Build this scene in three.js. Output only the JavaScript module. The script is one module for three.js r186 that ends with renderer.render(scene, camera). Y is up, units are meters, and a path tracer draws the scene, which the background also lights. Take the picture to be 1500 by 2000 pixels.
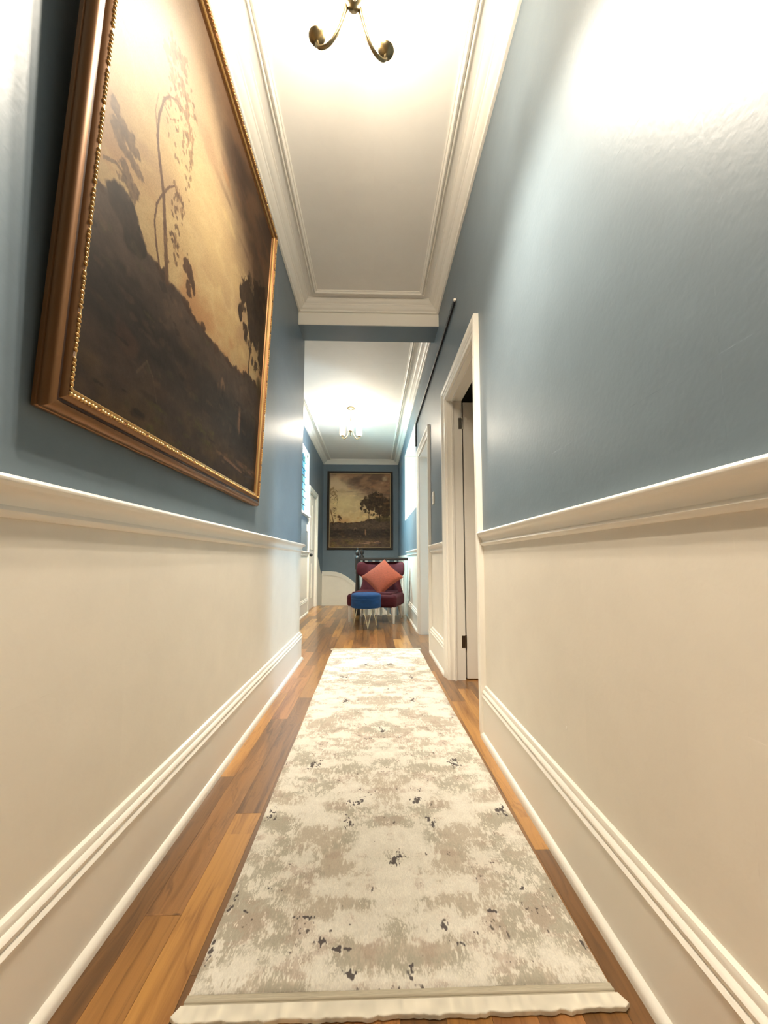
import * as THREE from 'three';
import { RoundedBoxGeometry } from 'three/addons/geometries/RoundedBoxGeometry.js';
import { RectAreaLightUniformsLib } from 'three/addons/lights/RectAreaLightUniformsLib.js';
import { mergeGeometries, mergeVertices, toCreasedNormals } from 'three/addons/utils/BufferGeometryUtils.js';

// ---------------------------------------------------------------- camera, sky, daylight, exposure
const scene = new THREE.Scene();
const FOCAL = 770;                                    // focal length in pixels of a 1500 x 2000 frame
const camera = new THREE.PerspectiveCamera(2 * Math.atan(1000 / FOCAL) * 180 / Math.PI, 0.75, 0.05, 60);
camera.position.set(0, 0.9, 0);
{
  const yaw = Math.atan(22 / FOCAL), pitch = Math.atan(66 / FOCAL * Math.cos(yaw));
  camera.lookAt(Math.sin(yaw) * Math.cos(pitch), 0.9 + Math.sin(pitch), -Math.cos(yaw) * Math.cos(pitch));
}
camera.setViewOffset(1500, 2000, 0, -29, 1500, 2000);   // the lens is a little shifted
const renderer = new THREE.WebGLRenderer({ antialias: true });
renderer.toneMapping = THREE.LinearToneMapping;
renderer.toneMappingExposure = 1.1;
renderer.shadowMap.enabled = true;
RectAreaLightUniformsLib.init();
scene.background = new THREE.Color().setRGB(0.62, 0.80, 1.0);   // overcast daylight outside the windows
scene.backgroundIntensity = 0.6;
const DAY = new THREE.Color().setRGB(0.55, 0.80, 1.0), LAMP = new THREE.Color().setRGB(1, 0.87, 0.70);
const LAMP_CD = 1.0, LAMP_DOWN = 13;
function daylight(w, h, power, p, target) {
  const l = new THREE.RectAreaLight(DAY, power, w, h);
  l.position.set(...p); l.lookAt(...target); scene.add(l);
}
daylight(0.75, 1.5, 120, [3.54, 1.65, -7.4], [0, 1.65, -7.4]);         // window of the room behind the second door
daylight(1.6, 1.6, 210, [-2.1, 2.5, -6.4], [-1.14, 2.2, -6.48]);     // outside the leaded window

// ---------------------------------------------------------------- helpers
let seed = 7;
const rnd = () => { seed = (seed * 1664525 + 1013904223) >>> 0; return seed / 4294967296; };
const V = (x, y, z) => new THREE.Vector3(x, y, z);
const clamp = (x, a = 0, b = 1) => Math.min(b, Math.max(a, x));
const lerp = (a, b, t) => a + (b - a) * t;
const sst = (a, b, x) => { const t = clamp((x - a) / (b - a)); return t * t * (3 - 2 * t); };
const hash = (x, y) => { let h = (Math.imul(x, 374761393) + Math.imul(y, 668265263)) | 0; h = Math.imul(h ^ (h >>> 13), 1274126177); return ((h ^ (h >>> 16)) >>> 0) / 4294967296; };
function noise(x, y) {
  const xi = Math.floor(x), yi = Math.floor(y), fx = x - xi, fy = y - yi, u = fx * fx * (3 - 2 * fx), v = fy * fy * (3 - 2 * fy);
  return lerp(lerp(hash(xi, yi), hash(xi + 1, yi), u), lerp(hash(xi, yi + 1), hash(xi + 1, yi + 1), u), v);
}
function fbm(x, y, n = 4) { let s = 0, a = 0.5, t = 0; for (let k = 0; k < n; k++) { s += a * noise(x, y); t += a; a *= 0.5; x = x * 2.03 + 17.1; y = y * 2.03 + 5.7; } return s / t; }
function texture(w, h, fill, srgb = true) {           // fill(x, y) -> [r, g, b] 0..255, y = 0 is the bottom row
  const d = new Uint8Array(w * h * 4);
  for (let y = 0; y < h; y++) for (let x = 0; x < w; x++) {
    const c = fill(x, y), i = (y * w + x) * 4;
    d[i] = clamp(c[0], 0, 255); d[i + 1] = clamp(c[1], 0, 255); d[i + 2] = clamp(c[2], 0, 255); d[i + 3] = 255;
  }
  const t = new THREE.DataTexture(d, w, h);
  t.magFilter = THREE.LinearFilter; t.minFilter = THREE.LinearMipmapLinearFilter; t.generateMipmaps = true;
  t.wrapS = t.wrapT = THREE.RepeatWrapping; if (srgb) t.colorSpace = THREE.SRGBColorSpace;
  t.needsUpdate = true; return t;
}
const std = (o) => new THREE.MeshStandardMaterial(o), phy = (o) => new THREE.MeshPhysicalMaterial(o);
const used = new Map();
function numbered(name) { const n = used.get(name) ?? 0; used.set(name, n + 1); return n ? `${name}_${String(n).padStart(3, '0')}` : name; }
const shade = (m) => { m.castShadow = m.receiveShadow = true; return m; };
function tag(o, label, category, group, kind) { o.userData.label = label; o.userData.category = category; if (group) o.userData.group = group; if (kind) o.userData.kind = kind; return o; }
function thing(name, label, category, [x, y, z] = [0, 0, 0], turn = 0, group, kind) {
  const o = new THREE.Group(); o.name = numbered(name); o.position.set(x, y, z); o.rotation.y = turn; scene.add(o);
  return tag(o, label, category, group, kind);
}
const struct = (name, label, category) => thing(name, label, category, [0, 0, 0], 0, null, 'structure');
function part(name, geo, mat, parent) { const m = shade(new THREE.Mesh(Array.isArray(geo) ? merge(geo) : geo, mat)); m.name = name; parent.add(m); return m; }
function merge(list) {
  return mergeGeometries(list.map((g) => { g = g.index ? g.toNonIndexed() : g; const r = new THREE.BufferGeometry(); for (const k of ['position', 'normal', 'uv']) r.setAttribute(k, g.attributes[k]); return r; }));
}
function planarUV(g) {                                 // uv in metres from the main direction of each face
  g = g.index ? g.toNonIndexed() : g; const p = g.attributes.position, uv = new Float32Array(p.count * 2), a = V(), b = V(), c = V();
  for (let i = 0; i < p.count; i += 3) {
    a.fromBufferAttribute(p, i); b.fromBufferAttribute(p, i + 1); c.fromBufferAttribute(p, i + 2);
    const n = b.clone().sub(a).cross(c.clone().sub(a)), ax = Math.abs(n.x), ay = Math.abs(n.y), az = Math.abs(n.z);
    [a, b, c].forEach((q, k) => { const [u, v] = ax >= ay && ax >= az ? [q.z, q.y] : ay >= az ? [q.x, q.z] : [q.x, q.y]; uv[(i + k) * 2] = u; uv[(i + k) * 2 + 1] = v; });
  }
  g.setAttribute('uv', new THREE.BufferAttribute(uv, 2)); return g;
}
const flat = (g) => { g = planarUV(g); g.computeVertexNormals(); return g; };
function box(x0, x1, y0, y1, z0, z1) { const g = new THREE.BoxGeometry(Math.abs(x1 - x0), Math.abs(y1 - y0), Math.abs(z1 - z0)); g.translate((x0 + x1) / 2, (y0 + y1) / 2, (z0 + z1) / 2); return planarUV(g); }
function rbox(w, h, d, r, [x, y, z] = [0, 0, 0], seg = 3) { const g = new RoundedBoxGeometry(w, h, d, seg, r); g.translate(x, y, z); return g; }
// a profile [[p, q], ...] swept straight from a to b; p along P, q along Q; m0 / m1 mitre the ends by p
function mould(profile, a, b, P, Q, m0 = 0, m1 = 0, crease = 0.6) {
  const d = b.clone().sub(a).normalize(), n = profile.length, pos = [];
  const at = (k, e) => { const [p, q] = profile[k]; return (e ? b : a).clone().addScaledVector(P, p).addScaledVector(Q, q).addScaledVector(d, e ? -m1 * p : m0 * p); };
  const area = THREE.ShapeUtils.area(profile.map(([p, q]) => new THREE.Vector2(p, q)));
  const flip = area * P.clone().cross(Q).dot(d) < 0;
  const tri = (x, y, z) => pos.push(...(flip ? [x, z, y] : [x, y, z]).flatMap((v) => [v.x, v.y, v.z]));
  for (let k = 0; k < n; k++) { const j = (k + 1) % n; tri(at(k, 0), at(j, 1), at(k, 1)); tri(at(k, 0), at(j, 0), at(j, 1)); }
  const faces = THREE.ShapeUtils.triangulateShape(profile.map(([p, q]) => new THREE.Vector2(p, q)), []);
  const cw = area < 0;
  for (const f of faces) { const [i, j, k] = cw ? [f[0], f[2], f[1]] : f; const s = area > 0 ? 1 : -1; if (s > 0) { tri(at(i, 1), at(j, 1), at(k, 1)); tri(at(i, 0), at(k, 0), at(j, 0)); } else { tri(at(i, 0), at(j, 0), at(k, 0)); tri(at(i, 1), at(k, 1), at(j, 1)); } }
  const g = new THREE.BufferGeometry(); g.setAttribute('position', new THREE.BufferAttribute(new Float32Array(pos), 3));
  return planarUV(toCreasedNormals(g, crease));
}
const X = V(1, 0, 0), Y = V(0, 1, 0), Z = V(0, 0, 1), nX = V(-1, 0, 0), nZ = V(0, 0, -1), nY = V(0, -1, 0);
// a wall panel in the z-y plane, its face at x, its body towards `out`; outline and holes as [z, y] points
function panelZ(outline, holes, x, out) {
  const s = new THREE.Shape(outline.map(([z, y]) => new THREE.Vector2(z, y)));
  for (const h of holes) s.holes.push(new THREE.Path(h.map(([z, y]) => new THREE.Vector2(z, y))));
  const g = new THREE.ExtrudeGeometry(s, { depth: Math.abs(out), bevelEnabled: false });
  g.applyMatrix4(new THREE.Matrix4().set(0, 0, 1, Math.min(x, x + out), 0, 1, 0, 0, 1, 0, 0, 0, 0, 0, 0, 1));
  const i = g.index ? g.toNonIndexed() : g, p = i.attributes.position;      // mirrored: turn the faces round
  for (let k = 0; k < p.count; k += 3) for (const c of ['X', 'Y', 'Z']) { const t = p['get' + c](k + 1); p['set' + c](k + 1, p['get' + c](k + 2)); p['set' + c](k + 2, t); }
  return flat(i);
}
function panelX(outline, holes, z, out) {
  const s = new THREE.Shape(outline.map(([x, y]) => new THREE.Vector2(x, y)));
  for (const h of holes) s.holes.push(new THREE.Path(h.map(([x, y]) => new THREE.Vector2(x, y))));
  const g = new THREE.ExtrudeGeometry(s, { depth: Math.abs(out), bevelEnabled: false }); g.translate(0, 0, Math.min(z, z + out));
  return flat(g);
}
const rect = (a, b, c, d) => [[a, c], [b, c], [b, d], [a, d]];
function tube(points, r, seg = 24, radial = 8, closed = false) { return new THREE.TubeGeometry(new THREE.CatmullRomCurve3(points.map((p) => V(...p)), closed, 'catmullrom', 0.5), seg, r, radial, closed); }
function rod(a, b, r0, r1 = r0, n = 10) { const A = V(...a), B = V(...b), d = B.clone().sub(A); const g = new THREE.CylinderGeometry(r1, r0, d.length(), n); g.translate(0, d.length() / 2, 0); g.applyQuaternion(new THREE.Quaternion().setFromUnitVectors(Y, d.clone().normalize())); g.translate(A.x, A.y, A.z); return g; }
const lathe = (pts, n = 24) => new THREE.LatheGeometry(pts.map(([r, y]) => new THREE.Vector2(r, y)), n);

// ---------------------------------------------------------------- materials
const wallBump = texture(512, 512, (x, y) => { const n = 255 * (0.55 * fbm(x / 9, y / 9, 3) + 0.45 * fbm(x / 60, y / 60, 3)); return [n, n, n]; }, false);
wallBump.repeat.set(1.6, 1.6);
const blotch = (hex, amp) => { const c = new THREE.Color(hex), r = c.getRGB({}, THREE.SRGBColorSpace); const t = texture(256, 256, (x, y) => { const n = 1 + amp * (fbm(x / 20, y / 20, 4) - 0.5); return [r.r * 255 * n, r.g * 255 * n, r.b * 255 * n]; }); t.repeat.set(0.9, 0.9); return t; };
const M = {
  blue: phy({ map: blotch('#6a7882', 0.05), roughness: 0.41, bumpMap: wallBump, bumpScale: 0.0005, specularIntensity: 0.48 }),
  cream: std({ map: blotch('#e5dfd2', 0.03), roughness: 0.5, bumpMap: wallBump, bumpScale: 0.0004 }),
  trim: std({ color: '#efebe1', roughness: 0.38 }),
  ceiling: std({ map: blotch('#e9e6df', 0.02), roughness: 0.75 }),
  doorPaint: std({ color: '#eee8dc', roughness: 0.4 }),
  dark: std({ color: '#0d0c0b', roughness: 0.45 }),
  roomWall: std({ color: '#8e9184', roughness: 0.8 }),
  roomWhite: std({ color: '#e2e4e2', roughness: 0.8 }),
  under: std({ color: '#3a2713', roughness: 0.9 }),
  steel: std({ color: '#b8b2a4', metalness: 1, roughness: 0.3 }),
  bronze: std({ color: '#6a5a48', metalness: 0.9, roughness: 0.45 }),
  brass: std({ color: '#86795c', metalness: 1, roughness: 0.36 }),
  gold: std({ color: '#7c5530', metalness: 0.55, roughness: 0.36 }),
  goldLight: std({ color: '#c9a469', metalness: 0.7, roughness: 0.3 }),
  goldDark: std({ color: '#3d2616', metalness: 0.3, roughness: 0.45 }),
  switch: std({ color: '#f1ece0', roughness: 0.35 }),
};

// ---------------------------------------------------------------- room: sizes
const XL = -0.667, XR = 0.588, XF = -1.14, ZN = 1.0, ZC = -3.69, ZB = -9.0, CEIL = 3.2, COR = 3.12, RAIL = 1.0, TH = 0.12, LOW = -2.4;
const D1 = { z0: -2.175, z1: -3.06, h: 2.19 }, D2 = { z0: -4.04, z1: -4.9, h: 2.21 }, D3 = { z0: -7.02, z1: -7.93, h: 2.16 }, OP = { z0: -5.28, z1: -7.1, y0: 1.62, y1: 2.82 }, W1 = { z0: -6.14, z1: -6.82, y0: 1.68, y1: 2.72 };
const doorHole = (d) => [[d.z0, -0.001], [d.z1, -0.001], [d.z1, d.h], [d.z0, d.h]];

// walls
{
  const wl = struct('wall_left', 'blue over cream hallway wall that carries the large gold-framed landscape', 'wall');
  part('upper_wall', panelZ(rect(ZN, ZC, RAIL, CEIL), [], XL, -TH), M.blue, wl);
  part('lower_wall', panelZ(rect(ZN, ZC, 0, RAIL), [], XL, -TH), M.cream, wl);
  part('upper_return', panelX(rect(XF - TH, XL - TH, RAIL, CEIL), [], ZC, TH), M.blue, wl);
  part('lower_return', panelX(rect(XF - TH, XL - TH, 0, RAIL), [], ZC, TH), M.cream, wl);

  const wf = struct('wall_far_left', 'far blue and white side wall with the leaded window and closed door', 'wall');
  const slope = [[-8.05, 1.0], [-8.25, 0.97], [-8.45, 0.86], [-8.65, 0.7], [-8.85, 0.62], [ZB, 0.6]];
  part('upper_wall', panelZ([[ZC, RAIL], [D3.z0, RAIL], [D3.z0, D3.h], [D3.z1, D3.h], [D3.z1, RAIL], ...slope, [ZB, CEIL], [ZC, CEIL]], [rect(W1.z0, W1.z1, W1.y0, W1.y1)], XF, -TH), M.blue, wf);
  part('lower_wall', panelZ([[ZC, 0], [D3.z0, 0], [D3.z0, RAIL], [ZC, RAIL]], [], XF, -TH), M.cream, wf);
  part('stair_wall', panelZ([[D3.z0, -0.001], [D3.z1, -0.001], [D3.z1, RAIL], ...slope, [ZB, LOW], [-6.5, LOW], [-6.5, -0.05], [D3.z0, -0.05]], [], XF, -TH), M.cream, wf);

  const wr = struct('wall_right', 'blue over cream hallway wall with two doorways and a high opening', 'wall');
  part('upper_wall', panelZ([[ZN, RAIL], [D1.z0, RAIL], [D1.z0, D1.h], [D1.z1, D1.h], [D1.z1, RAIL], [D2.z0, RAIL], [D2.z0, D2.h], [D2.z1, D2.h], [D2.z1, RAIL], [ZB, RAIL], [ZB, CEIL], [ZN, CEIL]], [rect(OP.z0, OP.z1, OP.y0, OP.y1)], XR, TH), M.blue, wr);
  part('lower_wall', panelZ(rect(ZN, D1.z0, 0, RAIL), [], XR, TH), M.cream, wr);
  part('lower_wall', panelZ(rect(D1.z1, D2.z0, 0, RAIL), [], XR, TH), M.cream, wr);
  part('lower_wall', panelZ([[D2.z1, 0], [-6.64, 0], [-6.64, LOW], [ZB, LOW], [ZB, RAIL], [D2.z1, RAIL]], [], XR, TH), M.cream, wr);
  const chip = new THREE.SphereGeometry(0.004, 8, 6); chip.scale(0.35, 1.6, 0.8); chip.translate(XR, 0.395, -1.225);
  part('paint_drip', chip, M.trim, wr);

  const wb = struct('wall_back', 'end wall above the stairwell, blue over a curved white dado', 'wall');
  const curve = [[XF, 0.57], [-0.95, 0.57], [-0.82, 0.555], [-0.7, 0.515], [-0.58, 0.45], [-0.47, 0.37], [-0.2, 0.14], [XR, -0.55]];
  part('upper_wall', panelX([...curve, [XR, CEIL], [XF, CEIL]], [], ZB, -TH), M.blue, wb);
  part('lower_wall', panelX([[XF, LOW], [XR, LOW], ...curve.slice().reverse()], [], ZB, -TH), M.cream, wb);
  const band = [...curve.map(([x, y]) => [x, y + 0.075]), ...curve.slice().reverse()];
  part('dado_rail', panelX(band, [], ZB, 0.022), M.trim, wb);
  const cap = [...curve.map(([x, y]) => [x, y + 0.09]), ...curve.slice().reverse().map(([x, y]) => [x, y + 0.058])];
  part('dado_cap', panelX(cap, [], ZB, 0.04), M.trim, wb);

  const wn = struct('wall_near', 'plain end wall behind the viewer, blue over cream', 'wall');
  part('upper_wall', panelX(rect(XL - TH, XR + TH, RAIL, CEIL), [], ZN, TH), M.blue, wn);
  part('lower_wall', panelX(rect(XL - TH, XR + TH, 0, RAIL), [], ZN, TH), M.cream, wn);
}
// the rooms behind the doors: only what their doorways show and light
{
  const r1 = struct('wall_side_room', 'dim grey-green walls of the room behind the open flush door', 'wall');
  part('wall_panel', panelZ(rect(ZN, -3.45, 0, CEIL), [], 3.0, TH), M.roomWall, r1);
  part('wall_panel', panelX(rect(XR + TH, 3.0, 0, CEIL), [], -3.45, -0.1), M.roomWall, r1);
  part('wall_panel', panelX(rect(XR + TH, 3.0, 0, CEIL), [], ZN, TH), M.roomWall, r1);
  part('ceiling_panel', box(XR + TH, 3.12, CEIL, CEIL + 0.1, ZN, -3.45), M.ceiling, r1);
  const r2 = struct('wall_bright_room', 'white walls of the daylit room behind the second doorway', 'wall');
  part('wall_panel', panelZ(rect(-3.55, ZB, 0, CEIL), [rect(-7.02, -7.78, 0.9, 2.4)], 3.4, TH), M.roomWhite, r2);
  part('wall_panel', panelX(rect(XR + TH, 3.4, 0, CEIL), [], ZB, -TH), M.roomWhite, r2);
  part('wall_panel', panelX(rect(XR + TH, 3.4, 0, CEIL), [], -3.55, -0.02), M.roomWhite, r2);
  part('ceiling_panel', box(XR + TH, 3.52, CEIL, CEIL + 0.1, -3.55, ZB - TH), M.ceiling, r2);
}
// ceiling, beam
{
  const c = struct('ceiling', 'flat off-white plaster ceiling of the hallway and landing', 'ceiling');
  part('near_panel', box(XL - TH, XR + TH, CEIL, CEIL + 0.1, ZN + TH, ZC), M.ceiling, c);
  part('far_panel', box(XF - TH, XR + TH, CEIL, CEIL + 0.1, ZC, ZB - TH), M.ceiling, c);
  part('beam_soffit', box(XL, XR, 3.0, 3.12, -3.375, -3.63), M.blue, c);
  part('beam_body', box(XL, XR, 3.12, CEIL, -3.375, -3.63), M.ceiling, c);
  part('beam_fascia', mould([[0, 3.0], [0.012, 3.0], [0.012, 3.105], [0, 3.12]], V(XL, 0, -3.375), V(XR, 0, -3.375), Z, Y), M.trim, c);
}
// mouldings
const corniceProfile = [[0, 3.118], [0.014, 3.118], [0.018, 3.122], [0.018, 3.132], [0.03, 3.136], [0.042, 3.145], [0.05, 3.158], [0.056, 3.16], [0.06, 3.166], [0.074, 3.17], [0.086, 3.178], [0.092, 3.188], [0.1, 3.19], [0.1, CEIL], [0, CEIL]];
const ceilingBead = [[0.142, CEIL], [0.142, 3.192], [0.147, 3.187], [0.152, 3.189], [0.155, 3.194], [0.158, 3.189], [0.164, 3.182], [0.17, 3.18], [0.176, 3.184], [0.18, 3.192], [0.184, 3.19], [0.19, 3.193], [0.19, CEIL]];
const railProfile = [[0, 0.978], [0.007, 0.978], [0.014, 0.984], [0.016, 0.99], [0.013, 0.996], [0.009, 1.0], [0.01, 1.012], [0.015, 1.022], [0.024, 1.029], [0.031, 1.032], [0.035, 1.038], [0.035, 1.045], [0.03, 1.051], [0.02, 1.054], [0, 1.056]];
const baseProfile = [[0, 0], [0.034, 0], [0.034, 0.008], [0.031, 0.018], [0.024, 0.024], [0.018, 0.026], [0.018, 0.196], [0.022, 0.198], [0.024, 0.204], [0.021, 0.21], [0.016, 0.213], [0.019, 0.218], [0.021, 0.226], [0.017, 0.233], [0.011, 0.236], [0.012, 0.244], [0.009, 0.253], [0, 0.257]];
{
  let n = 0;
  const trim = (label, category = 'moulding') => struct(`trim_${++n}`, label, category);
  const run = (prof, x, z0, z1, P, m0 = 0, m1 = 0) => mould(prof, V(x, 0, z0), V(x, 0, z1), P, Y, m0, m1);
  const c1 = trim('white plaster cornice framing the near hallway ceiling', 'cornice');
  const bz = -3.375;
  for (const [name, pr] of [['cornice', corniceProfile], ['ceiling_bead', ceilingBead]]) {
    part(name, run(pr, XL, ZN, bz, X, 1, 1), M.trim, c1); part(name, run(pr, XR, ZN, bz, nX, 1, 1), M.trim, c1);
    part(name, mould(pr, V(XL, 0, bz), V(XR, 0, bz), Z, Y, 1, 1), M.trim, c1); part(name, mould(pr, V(XL, 0, ZN), V(XR, 0, ZN), nZ, Y, 1, 1), M.trim, c1);
  }
  const c2 = trim('white plaster cornice framing the far landing ceiling', 'cornice');
  for (const [name, pr] of [['cornice', corniceProfile], ['ceiling_bead', ceilingBead]]) {
    part(name, run(pr, XF, ZC, ZB, X, 1, 1), M.trim, c2); part(name, run(pr, XR, ZC, ZB, nX, 0, 1), M.trim, c2);
    part(name, mould(pr, V(XF, 0, ZB), V(XR, 0, ZB), Z, Y, 1, 1), M.trim, c2);
  }
  const CW = 0.092;                                    // width of a door casing
  part('rail', run(railProfile, XL, ZN, ZC, X, 1, -1), M.trim, part('rail_end', mould(railProfile, V(XL, 0, ZC), V(XF, 0, ZC), nZ, Y, -1, 1), M.trim, trim('white dado rail under the large gold-framed landscape', 'dado rail')));
  part('rail', run(railProfile, XR, ZN, D1.z0 + CW, nX, 1, 0), M.trim, trim('white dado rail running up to the near door casing', 'dado rail'));
  part('rail', run(railProfile, XR, D1.z1 - CW, D2.z0 + CW, nX), M.trim, trim('short white dado rail between the two doorways', 'dado rail'));
  part('rail', run(railProfile, XR, D2.z1 - CW, -6.7, nX), M.trim, trim('white dado rail between second doorway and stair balustrade', 'dado rail'));
  part('rail', run(railProfile, XF, ZC, D3.z0 + 0.08, X), M.trim, trim('white dado rail below the leaded window', 'dado rail'));
  part('rail', mould(railProfile, V(XL, 0, ZN), V(XR, 0, ZN), nZ, Y, 1, 1), M.trim, trim('white dado rail on the end wall behind the viewer', 'dado rail'));
  const bb = (side, label) => struct(`baseboard_${side}`, label, 'baseboard');
  part('board', run(baseProfile, XL, ZN, ZC, X, 1, -1), M.trim, part('board_end', mould(baseProfile, V(XL, 0, ZC), V(XF, 0, ZC), nZ, Y, -1, 1), M.trim, bb('left', 'tall moulded cream baseboard along the painting wall')));
  part('board', run(baseProfile, XR, ZN, D1.z0 + CW, nX, 1, 0), M.trim, bb('right', 'tall moulded cream baseboard running up to near doorway'));
  part('board', run(baseProfile, XR, D1.z1 - CW, D2.z0 + CW, nX), M.trim, bb('middle', 'short white baseboard between the two doorways'));
  part('board', run(baseProfile, XR, D2.z1 - CW, -6.62, nX), M.trim, bb('far_right', 'white baseboard beside the burgundy armchair'));
  part('board', run(baseProfile, XF, ZC, D3.z0 + 0.08, X), M.trim, bb('far_left', 'white baseboard under the leaded window'));
  part('board', mould(baseProfile, V(XL, 0, ZN), V(XR, 0, ZN), nZ, Y, 1, 1), M.trim, bb('near', 'cream baseboard on the end wall behind the viewer'));
}
// doors with casings; P is the direction out of the wall into the hall
const casingProfile = [[0, 0], [0, 0.014], [0.004, 0.017], [0.026, 0.017], [0.03, 0.021], [0.034, 0.017], [0.05, 0.019], [0.056, 0.025], [0.068, 0.03], [0.086, 0.03], [0.092, 0.026], [0.092, 0]];
function casing(parent, d, x, P, w = 1) {
  const pr = casingProfile.map(([p, q]) => [p * w, q]);
  part('casing', mould(pr, V(x, 0, d.z0), V(x, d.h, d.z0), Z, P, 0, -1), M.trim, parent);
  part('casing', mould(pr, V(x, 0, d.z1), V(x, d.h, d.z1), nZ, P, 0, -1), M.trim, parent);
  part('head_casing', mould(pr, V(x, d.h, d.z0), V(x, d.h, d.z1), Y, P, -1, -1), M.trim, parent);
}
function lining(parent, d, x0, x1) {
  const t = 0.014;
  part('jamb', box(x0, x1, 0, d.h, d.z0, d.z0 - t), M.trim, parent); part('jamb', box(x0, x1, 0, d.h, d.z1, d.z1 + t), M.trim, parent);
  part('head_jamb', box(x0, x1, d.h - t, d.h, d.z0 - t, d.z1 + t), M.trim, parent);
}
{
  const d1 = struct('door_1', 'cream flush door standing open in the near moulded doorway', 'door');
  casing(d1, D1, XR, nX); lining(d1, D1, XR, XR + TH);
  const st = [[XR + 0.035, XR + 0.05]];
  for (const [a, b] of st) { part('door_stop', box(a, b, 0, D1.h - 0.014, D1.z0 - 0.014, D1.z0 - 0.026), M.trim, d1); part('door_stop', box(a, b, 0, D1.h - 0.014, D1.z1 + 0.014, D1.z1 + 0.026), M.trim, d1); part('door_stop', box(a, b, D1.h - 0.026, D1.h - 0.014, D1.z0 - 0.026, D1.z1 + 0.026), M.trim, d1); }
  const lx = XR + TH + 0.012, leafTop = D1.h - 0.022;
  part('leaf', rbox(0.79, leafTop - 0.008, 0.038, 0.003, [lx + 0.395, (leafTop + 0.008) / 2, D1.z1 - 0.012], 1), M.doorPaint, d1);
  for (const [y, m] of [[1.99, M.steel], [0.285, M.bronze]]) {
    const h = part('hinge', box(XR + TH - 0.028, XR + TH + 0.001, y - 0.045, y + 0.045, D1.z1 + 0.014, D1.z1 + 0.017), m, d1);
    part('hinge_pin', rod([XR + TH + 0.004, y - 0.048, D1.z1 + 0.014], [XR + TH + 0.004, y + 0.048, D1.z1 + 0.014], 0.006), m, h);
  }
  const d2 = struct('door_2', 'pale doorway beyond the first, daylight spilling through it', 'door');
  casing(d2, D2, XR, nX); lining(d2, D2, XR, XR + TH); casing(d2, D2, XR + TH, X);
  part('leaf', rbox(0.038, D2.h - 0.03, 0.82, 0.003, [XR + TH + 0.06, (D2.h - 0.014) / 2, D2.z1 - 0.45], 1), M.doorPaint, d2);
  const d3 = struct('door_3', 'closed white door with dark knob by the lower landing', 'door');
  casing(d3, D3, XF, X, 0.87); lining(d3, D3, XF - TH, XF);
  const leaf = part('leaf', box(XF - 0.06, XF - 0.022, 0.005, D3.h - 0.016, D3.z0 - 0.016, D3.z1 + 0.016), M.doorPaint, d3);
  for (const [y0, y1] of [[0.2, 0.85], [1.1, 1.95]]) for (const [a, b] of [[-0.12, -0.42], [-0.49, -0.79]]) part('door_panel', rbox(0.016, y1 - y0, b < a ? a - b : b - a, 0.006, [XF - 0.02, (y0 + y1) / 2, D3.z0 + (a + b) / 2], 1), M.doorPaint, d3);
  const knob = new THREE.SphereGeometry(0.03, 16, 12); knob.translate(XF + 0.035, 1.0, D3.z0 - 0.09);
  part('knob', [knob, rod([XF - 0.022, 1.0, D3.z0 - 0.09], [XF + 0.03, 1.0, D3.z0 - 0.09], 0.011), rod([XF - 0.022, 1.0, D3.z0 - 0.09], [XF - 0.014, 1.0, D3.z0 - 0.09], 0.035)], M.dark, d3);
  part('backing', box(XF - TH - 0.02, XF - TH, 0, D3.h, D3.z0 + 0.05, D3.z1 - 0.05), M.roomWall, d3);
}
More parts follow.
